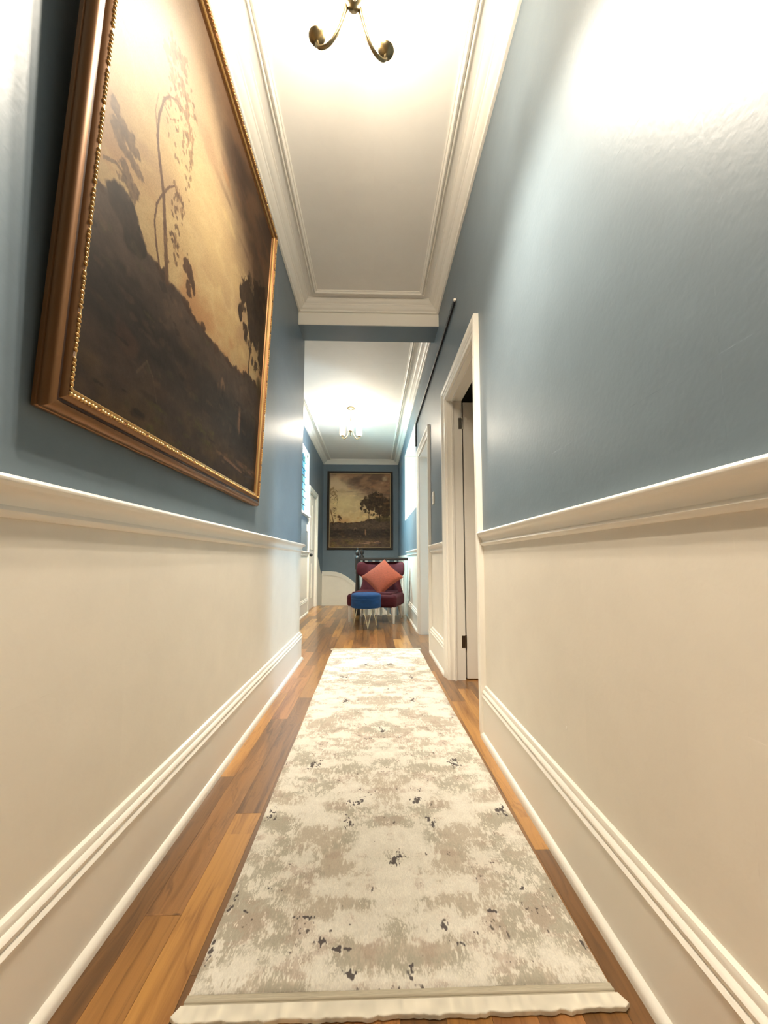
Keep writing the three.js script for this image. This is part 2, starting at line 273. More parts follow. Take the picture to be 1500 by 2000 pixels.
// leaded window
{
  const w = struct('window_1', 'leaded glass window in a white frame on far left wall', 'window');
  const f = 0.05, { z0, z1, y0, y1 } = W1;
  const prof = [[0, 0], [0, 0.012], [0.01, 0.02], [0.05, 0.022], [0.06, 0.016], [0.06, 0]];
  part('frame_side', mould(prof, V(XF, y0, z0), V(XF, y1, z0), Z, X, -1, -1), M.trim, w); part('frame_side', mould(prof, V(XF, y0, z1), V(XF, y1, z1), nZ, X, -1, -1), M.trim, w);
  part('frame_head', mould(prof, V(XF, y1, z0), V(XF, y1, z1), Y, X, -1, -1), M.trim, w);
  part('sill', rbox(0.075, 0.035, z0 - z1 + 0.16, 0.006, [XF + 0.02, y0 - 0.018, (z0 + z1) / 2]), M.trim, w);
  part('sash', [box(XF - 0.045, XF - 0.004, y0, y1, z0, z0 - 0.035), box(XF - 0.045, XF - 0.004, y0, y1, z1, z1 + 0.035), box(XF - 0.045, XF - 0.004, y1 - 0.035, y1, z0, z1), box(XF - 0.045, XF - 0.004, y0, y0 + 0.035, z0, z1)], M.trim, w);
  const glass = ['#9fc0c4', '#b9d2d0', '#86aab2', '#c3d6cc', '#a3b8a6'].map((c) => phy({ color: c, transmission: 1, thickness: 0, roughness: 0.03, ior: 1.45 }));
  const lead = std({ color: '#3c4a4c', roughness: 0.6, metalness: 0.3 });
  const a = z0 - 0.035, b = z1 + 0.035, c = y0 + 0.035, d = y1 - 0.035, nc = 4, nr = 8, cames = [];
  const pane = new THREE.BoxGeometry(0.004, (d - c) / nr - 0.004, (a - b) / nc - 0.004);
  for (let i = 0; i < nc; i++) for (let j = 0; j < nr; j++) { const m = part('pane', pane, glass[Math.floor(rnd() * 5)], w); m.position.set(XF - 0.022, c + (j + 0.5) * (d - c) / nr, a - (i + 0.5) * (a - b) / nc); m.rotation.y = (rnd() - 0.5) * 0.02; }
  for (let i = 1; i < nc; i++) { const z = a - i * (a - b) / nc; part('lead_came', box(XF - 0.028, XF - 0.015, c, d, z - 0.004, z + 0.004), lead, w); }
  for (let j = 1; j < nr; j++) { const y = c + j * (d - c) / nr; part('lead_came', box(XF - 0.0275, XF - 0.0155, y - 0.005, y + 0.005, b, a), lead, w); }
  const o = struct('window_2', 'tall unglazed opening with deep cream reveals above the armchair', 'window');
  const { z0: p, z1: q, y0: r, y1: s } = OP, e = XR + 0.42;
  part('reveal_side', box(XR - 0.003, e, r, s, q, q + 0.012), M.cream, o); part('reveal_side', box(XR - 0.003, e, r, s, p, p - 0.012), M.cream, o);
  part('reveal_head', box(XR - 0.003, e, s - 0.012, s, p - 0.012, q + 0.012), M.cream, o); part('reveal_sill', box(XR - 0.003, e, r, r + 0.012, p - 0.012, q + 0.012), M.cream, o);
  const rw = struct('window_3', 'tall window of the daylit room behind the second doorway', 'window');
  for (const z of [-7.02, -7.4, -7.78]) part('frame_side', box(3.4, 3.46, 0.9, 2.4, z - 0.02, z + 0.02), M.trim, rw);
  for (const y of [0.9, 1.65, 2.4]) part('frame_rail', box(3.4, 3.46, y - 0.02, y + 0.02, -7.78, -7.02), M.trim, rw);
}
// ---------------------------------------------------------------- floor
function woodMap(k, base, dark, swirl) {
  return texture(128, 1024, (x, y) => {
    const u = x / 128, v = y / 1024, wob = (fbm(u * 2 + k * 9, v * 5 + k * 3, 4) - 0.5) * (0.7 + swirl), g = (u + wob) * 9 + fbm(u * 1.5 + k, v * 2.2, 3) * 5 * swirl;
    const ring = Math.pow(0.5 + 0.5 * Math.sin(g * 2.6), 2), fine = fbm(u * 60 + k, v * 14, 3), band = sst(0.45, 0.8, fbm(u * 2.6 + k * 5, v * 3.1 + k, 3)), vein = Math.pow(1 - Math.abs(2 * fbm(u * 3 + wob * 3 + k * 2, v * 2.5, 3) - 1), 14);
    let t = 0.12 * ring + 0.25 * (fine - 0.5) + 0.6 * band + 0.4 * vein; t = clamp(t);
    return [0, 1, 2].map((c) => lerp(base[c], dark[c], t));
  });
}
{
  const kinds = [[[190, 138, 68], [132, 84, 34]], [[166, 117, 58], [104, 68, 30]], [[140, 97, 50], [92, 60, 28]], [[124, 86, 46], [80, 54, 28]], [[176, 122, 68], [118, 74, 36]], [[202, 154, 88], [154, 104, 50]], [[156, 110, 62], [96, 64, 32]]];
  const mats = kinds.flatMap(([b, d], k) => [0, 1].map((s) => phy({ map: woodMap(k * 2 + s + 1, b, d, s ? 1.1 : 0.35), roughness: 0.34, clearcoat: 0.55, clearcoatRoughness: 0.16 })));
  const floor = struct('floor', 'polished hardwood plank floor in mixed honey and brown tones', 'floor');
  const Wd = 0.0905, stuff = [];
  // tone (0..13) of planks the photograph shows plainly: row, z where it starts and ends
  const plan = { 0: [[1, -0.62, 4], [-0.62, -1.75, 7], [-1.75, -2.8, 1], [-2.8, -4, 9]], 1: [[1, -1.1, 2], [-1.1, -2.35, 13], [-2.35, -3.5, 8]], 2: [[1, -1.505, 0], [-1.505, -2.7, 5], [-2.7, -3.9, 3]], 3: [[1, -0.95, 4], [-0.95, -2.1, 6], [-2.1, -3.3, 13]], 13: [[1, -1.3, 6], [-1.3, -2.6, 1], [-2.6, -3.4, 5]], 12: [[1, -0.8, 2], [-0.8, -2.3, 4], [-2.3, -3.3, 2]], 14: [[-1.6, -2.85, 1], [-2.85, -3.44, 5]] };
  const vis = [];
  for (let r = -6; r < 31; r++) {
    const x0 = XL + r * Wd, x1 = x0 + Wd, xm = (x0 + x1) / 2;
    let spans;
    if (xm < XL - 0.02) spans = [[ZC + 0.12, -8.05]]; else if (xm < -0.25) spans = [[ZN, -8.05]]; else if (xm < XR + 0.03) spans = [[ZN, -6.66]]; else spans = [[ZN, -3.5], [-3.5, ZB]];
    for (const [za, zb] of spans) {
      let z = za; const list = [];
      for (const [p, q, t] of plan[r] ?? []) if (q < za && p > zb) { const p2 = Math.min(p, za), q2 = Math.max(q, zb); if (p2 < z - 0.01) list.push([z, p2, -1]); list.push([p2, q2, t]); z = q2; }
      if (!list.length) { const q = Math.max(zb, z - 0.3 - rnd() * 1.1); list.push([z, q, -1]); z = q; }
      while (z > zb + 0.001) { let q = z - 0.85 - rnd() * 0.8; if (q < zb + 0.25) q = zb; list.push([z, q, -1]); z = q; }
      for (const [p, q, t] of list) {
        const g = new THREE.BoxGeometry(Wd - 0.0007, 0.014, p - q - 0.0007); const uv = g.attributes.uv, po = g.attributes.position, off = rnd();
        for (let i = 0; i < uv.count; i++) uv.setXY(i, po.getX(i) / Wd + 0.5, (po.getZ(i)) / 1.5 + off);
        const far = xm > XR + 0.2 && !(q > -3.45 && p < -1.5 && xm < 1.0);
        if (far) { g.translate(xm, -0.007, (p + q) / 2); stuff.push(g); continue; }
        const m = part('plank', g, mats[t < 0 ? Math.floor(rnd() * mats.length) : t], floor); m.position.set(xm, -0.007, (p + q) / 2); vis.push(m);
      }
    }
  }
  const s = part('room_planks', stuff, mats[4], floor); s.userData.kind = 'stuff';
  part('subfloor', [box(XL - TH, XR + TH, -0.08, -0.0141, ZN + TH, -6.66), box(XF - TH, XL - TH, -0.08, -0.0141, ZC + TH, -6.66), box(XF - TH, -0.27, -0.08, -0.0141, -6.66, -8.05), box(XR + TH, 3.5, -0.08, -0.0141, ZN + TH, ZB - TH)], M.under, floor);
  // stairs down behind the balustrade
  const st = struct('staircase', 'wooden steps leading down behind the balustrade at far end', 'stairs');
  const tread = mats[6];
  part('landing_edge', rbox(0.9, 0.03, 0.05, 0.01, [XF + 0.44, -0.015, -8.04]), mats[5], st);
  part('riser', box(XF, -0.25, -0.19, -0.03, -8.05, -8.03), M.cream, st);
  part('tread', box(XF, -0.25, -0.22, -0.19, -8.03, -8.34), tread, st);
  part('riser', box(XF, -0.25, -0.38, -0.22, -8.33, -8.31), M.cream, st);
  part('landing', box(XF, -0.35, -0.41, -0.38, -8.31, ZB), tread, st);
  for (let k = 0; k < 4; k++) { const x = -0.35 + k * 0.24, y = -0.38 - (k + 1) * 0.18; part('riser', box(x - 0.02, x, y, y + 0.15, -6.7, ZB), M.cream, st); part('tread', box(x - 0.02, x + 0.245, y - 0.03, y, -6.7, ZB), tread, st); }
  part('stringer', box(-0.27, XR, -2.4, -0.0141, -6.66, -6.7), M.cream, st);
  part('side_stringer', box(-0.29, -0.25, -0.4, -0.0141, -6.7, -8.03), M.cream, st);
  part('lower_floor', box(XF, XR, LOW - 0.1, LOW, -6.6, ZB), tread, st);
}

// ---------------------------------------------------------------- landscape pictures
const ART_W = 1280, ART_H = 1200;                      // the wide scene both prints are cut from: u 0..1.2, v 0..1 downwards
const art = (() => {
  const im = new Float32Array(ART_W * ART_H * 3), uOf = (x) => x / ART_W * 1.2, vOf = (y) => y / ART_H;
  const put = (i, c, a) => { for (let k = 0; k < 3; k++) im[i + k] = lerp(im[i + k], c[k], a); };
  const mix = (a, b, t) => [lerp(a[0], b[0], t), lerp(a[1], b[1], t), lerp(a[2], b[2], t)];
  for (let y = 0; y < ART_H; y++) for (let x = 0; x < ART_W; x++) {     // sky
    const u = uOf(x), v = vOf(y), n = fbm(u * 3 + v * 1.2, v * 4.5 - u * 1.2, 5), n2 = fbm(u * 6 - v * 5 + 40, v * 12 + u * 5, 5);
    let c = mix([214, 184, 146], [222, 188, 134], sst(0.2, 0.6, v + 0.25 * (n - 0.5)));
    const edge = 0.05 + 0.36 * sst(0.25, 0.95, u) + 0.10 * (n - 0.5) + 0.10 * (n2 - 0.5);
    c = mix(c, mix([150, 112, 84], [104, 80, 66], sst(0.35, 0.7, n2)), (1 - sst(edge - 0.13, edge + 0.12, v)) * 0.92);
    c = mix(c, [176, 138, 112], sst(0.42, 0.7, n2) * 0.45 * sst(0.2, 0.5, v));
    c = mix(c, [236, 206, 148], Math.exp(-(((u - 0.42) / 0.25) ** 2 + ((v - 0.42) / 0.18) ** 2)) * 0.65);
    c = mix(c, [222, 156, 96], sst(0.5, 0.66, v) * 0.5 * sst(0.35, 0.65, n2));
    const r = Math.pow(1 - Math.abs(2 * fbm(u * 4 - v * 4, v * 9 + u * 3 + 9, 4) - 1), 8); c = mix(c, [248, 222, 166], r * 0.4 * sst(0.15, 0.4, v));
    const i = (y * ART_W + x) * 3; im[i] = c[0]; im[i + 1] = c[1]; im[i + 2] = c[2];
  }
  const shape = (u0, u1, v0, v1, f) => {                 // f(u, v) -> [colour, alpha]
    for (let y = Math.max(0, Math.floor(v0 * ART_H)); y < Math.min(ART_H, v1 * ART_H); y++) for (let x = Math.max(0, Math.floor(u0 / 1.2 * ART_W)); x < Math.min(ART_W, u1 / 1.2 * ART_W); x++) { const r = f(uOf(x), vOf(y)); if (r && r[1] > 0) put((y * ART_W + x) * 3, r[0], Math.min(1, r[1])); }
  };
  const blob = (cu, cv, ru, rv, c, a, amp = 0.6, fr = 40, edge = 0.25) => shape(cu - ru * 1.8, cu + ru * 1.8, cv - rv * 1.8, cv + rv * 1.8, (u, v) => {
    const n = fbm(u * fr + cu * 31, v * fr + cv * 17, 4), d = Math.hypot((u - cu) / ru, (v - cv) / rv) + amp * (n - 0.5) * 2, k = 0.75 + 0.5 * fbm(u * fr * 1.7, v * fr * 1.7 + 3, 3); return [c.map((q) => q * k), a * (1 - sst(1 - edge, 1, d))];
  });
  const stroke = (pts, w0, w1, c, a = 0.9) => { for (let s = 0; s < pts.length - 1; s++) { const [a0, b0] = pts[s], [a1, b1] = pts[s + 1], t0 = s / (pts.length - 1), t1 = (s + 1) / (pts.length - 1), pad = Math.max(w0, w1) * 2;
    shape(Math.min(a0, a1) - pad, Math.max(a0, a1) + pad, Math.min(b0, b1) - pad, Math.max(b0, b1) + pad, (u, v) => { const dx = a1 - a0, dy = b1 - b0, t = clamp(((u - a0) * dx + (v - b0) * dy) / (dx * dx + dy * dy)), d = Math.hypot(u - a0 - dx * t, v - b0 - dy * t) + 0.002 * (noise(u * 300, v * 300) - 0.5), w = lerp(w0, w1, lerp(t0, t1, t)); return [c, a * (1 - sst(w * 0.5, w, d))]; }); } };
  blob(0.14, 0.05, 0.12, 0.07, [202, 170, 140], 0.4, 0.5, 8, 0.9); blob(1.1, 0.06, 0.07, 0.05, [206, 178, 138], 0.7, 0.5, 12, 0.8);
  for (let k = 0; k < 14; k++) blob(0.35 + rnd() * 0.8, 0.04 + rnd() * 0.26, 0.05 + rnd() * 0.1, 0.015 + rnd() * 0.03, rnd() < 0.5 ? [92, 72, 62] : [188, 146, 112], 0.35, 0.7, 14, 0.9);
  for (let k = 0; k < 10; k++) blob(0.2 + rnd() * 0.6, 0.3 + rnd() * 0.32, 0.05 + rnd() * 0.1, 0.008 + rnd() * 0.02, [244, 214, 150], 0.35, 0.6, 16, 0.9);
  // distant hills and ground
  const ridge = (u) => 0.668 - 0.03 * Math.exp(-(((u - 0.09) / 0.05) ** 2)) - 0.05 * sst(0.62, 0.9, u) + 0.012 * (fbm(u * 30, 3, 4) - 0.5) * 2;
  shape(0, 1.2, 0.55, 1, (u, v) => { const n = fbm(u * 9, v * 14, 5), q = fbm(u * 34, v * 60, 3); let c = mix([76, 62, 52], [100, 82, 68], n); c = mix(c, [56, 48, 42], sst(0.72, 0.8, v) * (1 - sst(0.84, 0.92, v)) * 0.8); c = mix(c, [104, 82, 54], sst(0.86, 0.97, v) * sst(0.4, 0.65, n) * 0.8); c = c.map((k) => k * (0.9 + 0.42 * q)); return [c, sst(ridge(u) - 0.004, ridge(u) + 0.006, v + 0.01 * (q - 0.5))]; });
  const leaf = [74, 58, 44];
  for (let k = 0; k < 40; k++) { const u = rnd() * 1.2; blob(u, ridge(u) + 0.004, 0.01 + rnd() * 0.02, 0.006 + rnd() * 0.01, [84, 60, 42], 0.8, 0.7, 60, 0.4); }
  blob(0.075, 0.655, 0.06, 0.035, [70, 56, 44], 1, 0.5, 30, 0.2); blob(0.12, 0.68, 0.05, 0.03, [66, 52, 40], 1, 0.5, 30, 0.2);
  // clump at the left
  for (const [u, v, r] of [[0.05, 0.55, 0.03], [0.08, 0.53, 0.028], [0.105, 0.56, 0.026], [0.085, 0.6, 0.03], [0.03, 0.52, 0.02], [0.11, 0.595, 0.018]]) blob(u, v, r, r * 0.8, [126, 100, 76], 0.85, 0.9, 60, 0.35);
  stroke([[0.02, 0.62], [0.05, 0.6], [0.08, 0.6]], 0.004, 0.003, [120, 94, 70], 0.7);
  // slender tree
  stroke([[0.245, 0.675], [0.232, 0.63], [0.216, 0.575], [0.2, 0.52], [0.178, 0.48], [0.16, 0.44], [0.158, 0.4], [0.17, 0.35], [0.19, 0.32]], 0.011, 0.003, [112, 80, 56]);
  stroke([[0.212, 0.67], [0.195, 0.64], [0.178, 0.6], [0.18, 0.56], [0.2, 0.52]], 0.005, 0.003, [112, 80, 56]);
  stroke([[0.2, 0.52], [0.22, 0.49], [0.24, 0.47], [0.27, 0.475]], 0.004, 0.002, [122, 88, 60]); stroke([[0.19, 0.322], [0.215, 0.3], [0.245, 0.29]], 0.003, 0.0015, [130, 98, 68]); stroke([[0.16, 0.44], [0.145, 0.4], [0.15, 0.36]], 0.003, 0.0015, [138, 104, 74], 0.7); stroke([[0.17, 0.36], [0.2, 0.36], [0.23, 0.33]], 0.002, 0.001, [140, 106, 74], 0.7);
  for (const [u, v, ru, rv] of [[0.24, 0.465, 0.014, 0.01], [0.262, 0.475, 0.014, 0.012], [0.28, 0.49, 0.014, 0.014], [0.225, 0.6, 0.01, 0.014], [0.235, 0.63, 0.008, 0.016], [0.265, 0.58, 0.01, 0.016], [0.27, 0.61, 0.008, 0.01], [0.2, 0.27, 0.02, 0.02], [0.24, 0.25, 0.026, 0.02], [0.265, 0.28, 0.022, 0.026], [0.285, 0.31, 0.018, 0.026], [0.295, 0.345, 0.012, 0.02], [0.22, 0.3, 0.014, 0.012], [0.26, 0.36, 0.01, 0.014], [0.19, 0.22, 0.022, 0.02], [0.23, 0.2, 0.024, 0.02], [0.16, 0.25, 0.014, 0.014]]) blob(u, v, ru, rv, [146, 112, 76], 0.7, 1.2, 90, 0.4);
  for (const [u, v, ru, rv] of [[0.33, 0.585, 0.026, 0.024], [0.35, 0.6, 0.026, 0.02], [0.34, 0.625, 0.02, 0.02], [0.37, 0.612, 0.014, 0.014]]) blob(u, v, ru, rv, [98, 70, 48], 0.9, 0.9, 60, 0.3);
  // the big tree at the right
  for (const [u, v, ru, rv] of [[0.71, 0.41, 0.04, 0.045], [0.76, 0.38, 0.05, 0.045], [0.81, 0.4, 0.06, 0.07], [0.87, 0.33, 0.06, 0.06], [0.94, 0.31, 0.075, 0.075], [1.02, 0.36, 0.09, 0.09], [1.1, 0.42, 0.1, 0.09], [0.92, 0.42, 0.1, 0.08], [0.84, 0.47, 0.05, 0.04], [1.0, 0.5, 0.1, 0.06], [1.12, 0.54, 0.08, 0.08], [0.7, 0.475, 0.02, 0.025], [0.77, 0.5, 0.02, 0.02], [1.17, 0.46, 0.06, 0.08]]) blob(u, v, ru, rv, leaf, 0.96, 0.55, 34, 0.22);
  for (let k = 0; k < 60; k++) { const a = rnd() * 6.28, u = 0.94 + Math.cos(a) * (0.2 + rnd() * 0.06), v = 0.42 + Math.sin(a) * (0.11 + rnd() * 0.04); blob(u, v, 0.01 + rnd() * 0.012, 0.008 + rnd() * 0.01, [86, 66, 48], 0.85, 1, 90, 0.4); }
  for (let k = 0; k < 50; k++) blob(0.76 + rnd() * 0.4, 0.3 + rnd() * 0.24, 0.014 + rnd() * 0.02, 0.008 + rnd() * 0.012, rnd() < 0.6 ? [104, 84, 60] : [52, 42, 34], 0.45, 1, 70, 0.6);
  stroke([[0.83, 0.65], [0.826, 0.58], [0.835, 0.5]], 0.007, 0.006, [74, 54, 38]); stroke([[1.0, 0.66], [1.01, 0.58], [0.99, 0.5]], 0.012, 0.01, [62, 46, 34]);
  blob(1.06, 0.62, 0.2, 0.05, [84, 72, 48], 0.8, 0.5, 20, 0.5);
  // ruined arches, rocks, grass and the path
  blob(0.6, 0.75, 0.022, 0.03, [150, 118, 92], 0.8, 0.4, 40, 0.5); blob(0.606, 0.768, 0.01, 0.02, [48, 38, 30], 0.9, 0.3, 40, 0.4); blob(0.57, 0.77, 0.008, 0.03, [120, 92, 72], 0.6, 0.4, 40, 0.5); blob(0.77, 0.8, 0.018, 0.06, [176, 132, 98], 0.85, 0.35, 40, 0.5); blob(0.755, 0.8, 0.008, 0.05, [96, 70, 54], 0.8, 0.3, 40, 0.5); blob(0.85, 0.79, 0.012, 0.05, [92, 72, 58], 0.6, 0.4, 40, 0.5);
  for (let k = 0; k < 46; k++) blob(rnd() * 1.2, 0.72 + rnd() * 0.25, 0.02 + rnd() * 0.06, 0.006 + rnd() * 0.02, rnd() < 0.5 ? [112, 84, 62] : [42, 33, 27], 0.3, 0.9, 30, 0.8);
  stroke([[0.17, 0.9], [0.2, 0.868], [0.225, 0.885], [0.25, 0.93]], 0.004, 0.003, [150, 122, 96], 0.5); blob(0.14, 0.86, 0.06, 0.03, [112, 80, 60], 0.6, 0.7, 26, 0.7); blob(0.24, 0.9, 0.05, 0.03, [96, 72, 54], 0.6, 0.7, 26, 0.7);
  for (let k = 0; k < 34; k++) blob(0.2 + rnd() * 0.4, 0.9 + rnd() * 0.1, 0.01 + rnd() * 0.03, 0.004 + rnd() * 0.008, [112, 102, 54], 0.5, 1, 60, 0.7);
  for (let k = 0; k < 26; k++) blob(0.6 + rnd() * 0.4, 0.925 + rnd() * 0.035, 0.02 + rnd() * 0.05, 0.003 + rnd() * 0.006, [176, 132, 102], 0.5, 0.8, 40, 0.7);
  stroke([[0.66, 0.945], [0.76, 0.95], [0.84, 0.955]], 0.006, 0.004, [206, 160, 126], 0.7); stroke([[0.86, 0.96], [0.96, 0.95], [1.05, 0.945]], 0.005, 0.004, [120, 106, 112], 0.6);
  // brushwork: broken light in the dark ground, warm broken cloud at the right, loose leaves round the slender tree
  for (let k = 0; k < 150; k++) { const u = rnd() * 1.2, v = 0.69 + rnd() * 0.3; blob(u, v, 0.006 + rnd() * 0.03, 0.003 + rnd() * 0.008, rnd() < 0.45 ? [128, 100, 78] : rnd() < 0.5 ? [98, 92, 62] : [40, 33, 28], 0.4, 1, 50, 0.6); }
  for (let k = 0; k < 26; k++) { const u = 0.5 + rnd() * 0.7, v = 0.06 + 0.35 * rnd() * u; blob(u, v, 0.03 + rnd() * 0.06, 0.006 + rnd() * 0.014, rnd() < 0.5 ? [206, 140, 92] : [120, 88, 74], 0.32, 0.9, 22, 0.9); }
  for (let k = 0; k < 90; k++) { const u = 0.17 + rnd() * 0.14, v = 0.17 + rnd() * 0.22 + (u - 0.17) * 0.4; blob(u, v, 0.003 + rnd() * 0.006, 0.003 + rnd() * 0.005, [128, 98, 66], 0.6, 1, 140, 0.5); }
  for (let k = 0; k < 40; k++) { const u = 0.235 + rnd() * 0.05, v = 0.465 + rnd() * 0.17; blob(u, v, 0.003 + rnd() * 0.004, 0.003 + rnd() * 0.005, [112, 82, 54], 0.7, 1, 140, 0.5); }
  return im;
})();
function print(u0) { return texture(1024, ART_H, (x, y) => { const sx = Math.min(ART_W - 1, Math.floor((u0 + x / 1024) / 1.2 * ART_W)), sy = ART_H - 1 - y, i = (sy * ART_W + sx) * 3, k = 0.95 + 0.1 * hash(x >> 1, y >> 1); return [art[i] * k, art[i + 1] * k, art[i + 2] * k]; }); }
const frameProfile = [[0, 0], [0, 0.008], [0.003, 0.01], [0.003, 0.013], [0, 0.015], [0, 0.022], [0.004, 0.03], [0.01, 0.034], [0.018, 0.034], [0.022, 0.029], [0.027, 0.029], [0.031, 0.036], [0.038, 0.04], [0.046, 0.038], [0.05, 0.03], [0.058, 0.026], [0.064, 0.02], [0.066, 0.012], [0.066, 0]];
function picture(w, h, u0, lampDim, mats, bead, label, group) {     // lies in the x-y plane, its back at z = 0, its origin at the bottom middle
  const o = thing('framed_painting', label, 'painting', [0, 0, 0], 0, group), f = 0.066;
  const cv = new THREE.PlaneGeometry(w - 2 * f + 0.01, h - 2 * f + 0.01), bx = new THREE.BoxGeometry(w - 2 * f + 0.01, h - 2 * f + 0.01, 0.01); bx.translate(0, h / 2, 0.012);
  { const uv = bx.attributes.uv; for (let i = 0; i < uv.count; i++) if (i < 16 || i >= 20) uv.setXY(i, 0.01, 0.01); }
  part('canvas', bx, phy({ map: print(u0), color: lampDim, roughness: 0.6, bumpMap: wallBump, bumpScale: 0.0005, specularIntensity: 0.25 }), o);  // colour multiplier dims the canvas to offset lamp overexposure
  const A = V(-w / 2, 0, 0), B = V(w / 2, 0, 0), C = V(w / 2, h, 0), D = V(-w / 2, h, 0);
  part('frame_rail', mould(frameProfile, A, B, Y, Z, 1, 1), mats[0], o); part('frame_rail', mould(frameProfile, D, C, nY, Z, 1, 1), mats[0], o);
  part('frame_rail', mould(frameProfile, A, D, X, Z, 1, 1), mats[0], o); part('frame_rail', mould(frameProfile, B, C, nX, Z, 1, 1), mats[0], o);
  const lip = [[0.052, 0.027], [0.052, 0.031], [0.057, 0.032], [0.06, 0.028], [0.06, 0.022]];
  part('inner_lip', [mould(lip, A, B, Y, Z, 1, 1), mould(lip, D, C, nY, Z, 1, 1), mould(lip, A, D, X, Z, 1, 1), mould(lip, B, C, nX, Z, 1, 1)], mats[1], o);
  const groove = [[0.0215, 0.0285], [0.0215, 0.0305], [0.0275, 0.0305], [0.0275, 0.0285]];
  part('dark_groove', [mould(groove, A, B, Y, Z, 1, 1), mould(groove, D, C, nY, Z, 1, 1), mould(groove, A, D, X, Z, 1, 1), mould(groove, B, C, nX, Z, 1, 1)], mats[2], o);
  if (bead) {                                          // a carved rope of small beads round the frame
    const step = 0.0105, list = [], e = 0.042, base = new THREE.IcosahedronGeometry(0.0046, 1);
    const put = (x, y, t, k) => { const g = base.clone(); g.scale(1.25, 0.75, 0.9); g.rotateZ(t + 0.5 + (k % 3 ? 0 : 0.5)); g.translate(x, y, 0.0405); list.push(g); };
    for (let k = 0, n = Math.round((w - 2 * e) / step); k <= n; k++) { if (k % 9 === 8) continue; const x = -w / 2 + e + k * (w - 2 * e) / n; put(x, e, 0, k); put(x, h - e, 0, k); }
    for (let k = 1, n = Math.round((h - 2 * e) / step); k < n; k++) { if (k % 9 === 8) continue; const y = e + k * (h - 2 * e) / n; put(-w / 2 + e, y, Math.PI / 2, k); put(w / 2 - e, y, Math.PI / 2, k); }
    part('beaded_trim', list, mats[1], o);
  }
  return o;
}
{
  const a = picture(1.425, 1.6, 0, '#7c7c7c', [M.gold, M.goldLight, M.goldDark], true, 'very large gold-framed landscape painting leaning from the left hallway wall', null);  // canvas greyed down because the near chandelier overexposes it
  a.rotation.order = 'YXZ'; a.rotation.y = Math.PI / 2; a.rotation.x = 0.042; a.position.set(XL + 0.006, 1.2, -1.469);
  const slim = [std({ color: '#3a2c20', metalness: 0.2, roughness: 0.5 }), std({ color: '#e2c795', metalness: 0.25, roughness: 0.4 }), std({ color: '#2a2018', roughness: 0.6 })];
  const b = picture(1.5, 1.81, 0.18, '#ffffff', slim, false, 'dark and gold framed landscape painting hanging above the stairwell', null);  // same scene, canvas left undimmed away from the near lamp
  b.position.set(-0.293, 1.145, ZB + 0.005);
}

// ---------------------------------------------------------------- chandeliers
{
  const shadeMat = phy({ color: '#fff6e4', emissive: new THREE.Color().setRGB(1, 0.9, 0.72), emissiveIntensity: 1.6, roughness: 0.4, transmission: 0.4, thickness: 0 });
  const bulbMat = std({ color: '#fff4dc', emissive: new THREE.Color().setRGB(1, 0.88, 0.68), emissiveIntensity: 3 });
  function chandelier(label, [x, z], turn, power, spread) {
    const o = thing('chandelier', label, 'chandelier', [x, CEIL, z], turn, null);
    part('canopy', lathe([[0, 0], [0.062, 0], [0.062, -0.008], [0.05, -0.02], [0.018, -0.03], [0.012, -0.04], [0, -0.04]]), M.brass, o);
    part('stem', lathe([[0.007, -0.035], [0.007, -0.22], [0.016, -0.23], [0.02, -0.25], [0.012, -0.27], [0.012, -0.3], [0.024, -0.315], [0.03, -0.335], [0.022, -0.36], [0.008, -0.368], [0, -0.37]], 20), M.brass, o);
    for (let k = 0; k < 3; k++) {
      const a = k * Math.PI * 2 / 3, c = Math.cos(a), s = Math.sin(a), P = (r, y) => [r * c, y, r * s], R = 0.147;
      const arm = part('arm', tube([P(0.02, -0.32), P(0.034, -0.37), P(0.06, -0.425), P(0.095, -0.458), P(0.126, -0.458), P(0.144, -0.44), P(R, -0.415)], 0.0072, 30, 8), M.brass, o);
      const cup = lathe([[0, -0.425], [0.008, -0.424], [0.024, -0.416], [0.031, -0.404], [0.03, -0.4], [0, -0.4]], 20); cup.translate(R * c, 0, R * s); part('cup', cup, M.brass, arm);
      const sh = lathe([[0.031, -0.403], [0.04, -0.395], [0.043, -0.38], [0.043, -0.27], [0.041, -0.27], [0.041, -0.38], [0.038, -0.393], [0.03, -0.4]], 28); sh.translate(R * c, 0, R * s); part('glass_shade', sh, shadeMat, o);
      const bulb = lathe([[0.008, -0.4], [0.008, -0.37], [0.02, -0.345], [0.023, -0.325], [0.018, -0.305], [0, -0.296]], 14); bulb.translate(R * c, 0, R * s); part('bulb', bulb, bulbMat, o);
      const l = new THREE.PointLight(LAMP, LAMP_CD * power, 0, 2); l.position.set(R * c, -0.33, R * s); l.castShadow = true; l.shadow.radius = 1.6; o.add(l);
      const d = new THREE.SpotLight(LAMP, LAMP_DOWN * power, 0, spread, 1, 2); d.position.copy(l.position); d.target.position.set(R * c, -2, R * s); d.castShadow = true; d.shadow.radius = 1.6; o.add(d, d.target);
    }
    return o;
  }
  chandelier('three-arm brass chandelier with glowing white shades over the runner', [-0.072, -1.225], 0.651, 1, 1.05);
  chandelier('three-arm brass chandelier with glowing white shades over the landing', [-0.335, -5.8], 0.55, 1.1, 1.3);
}

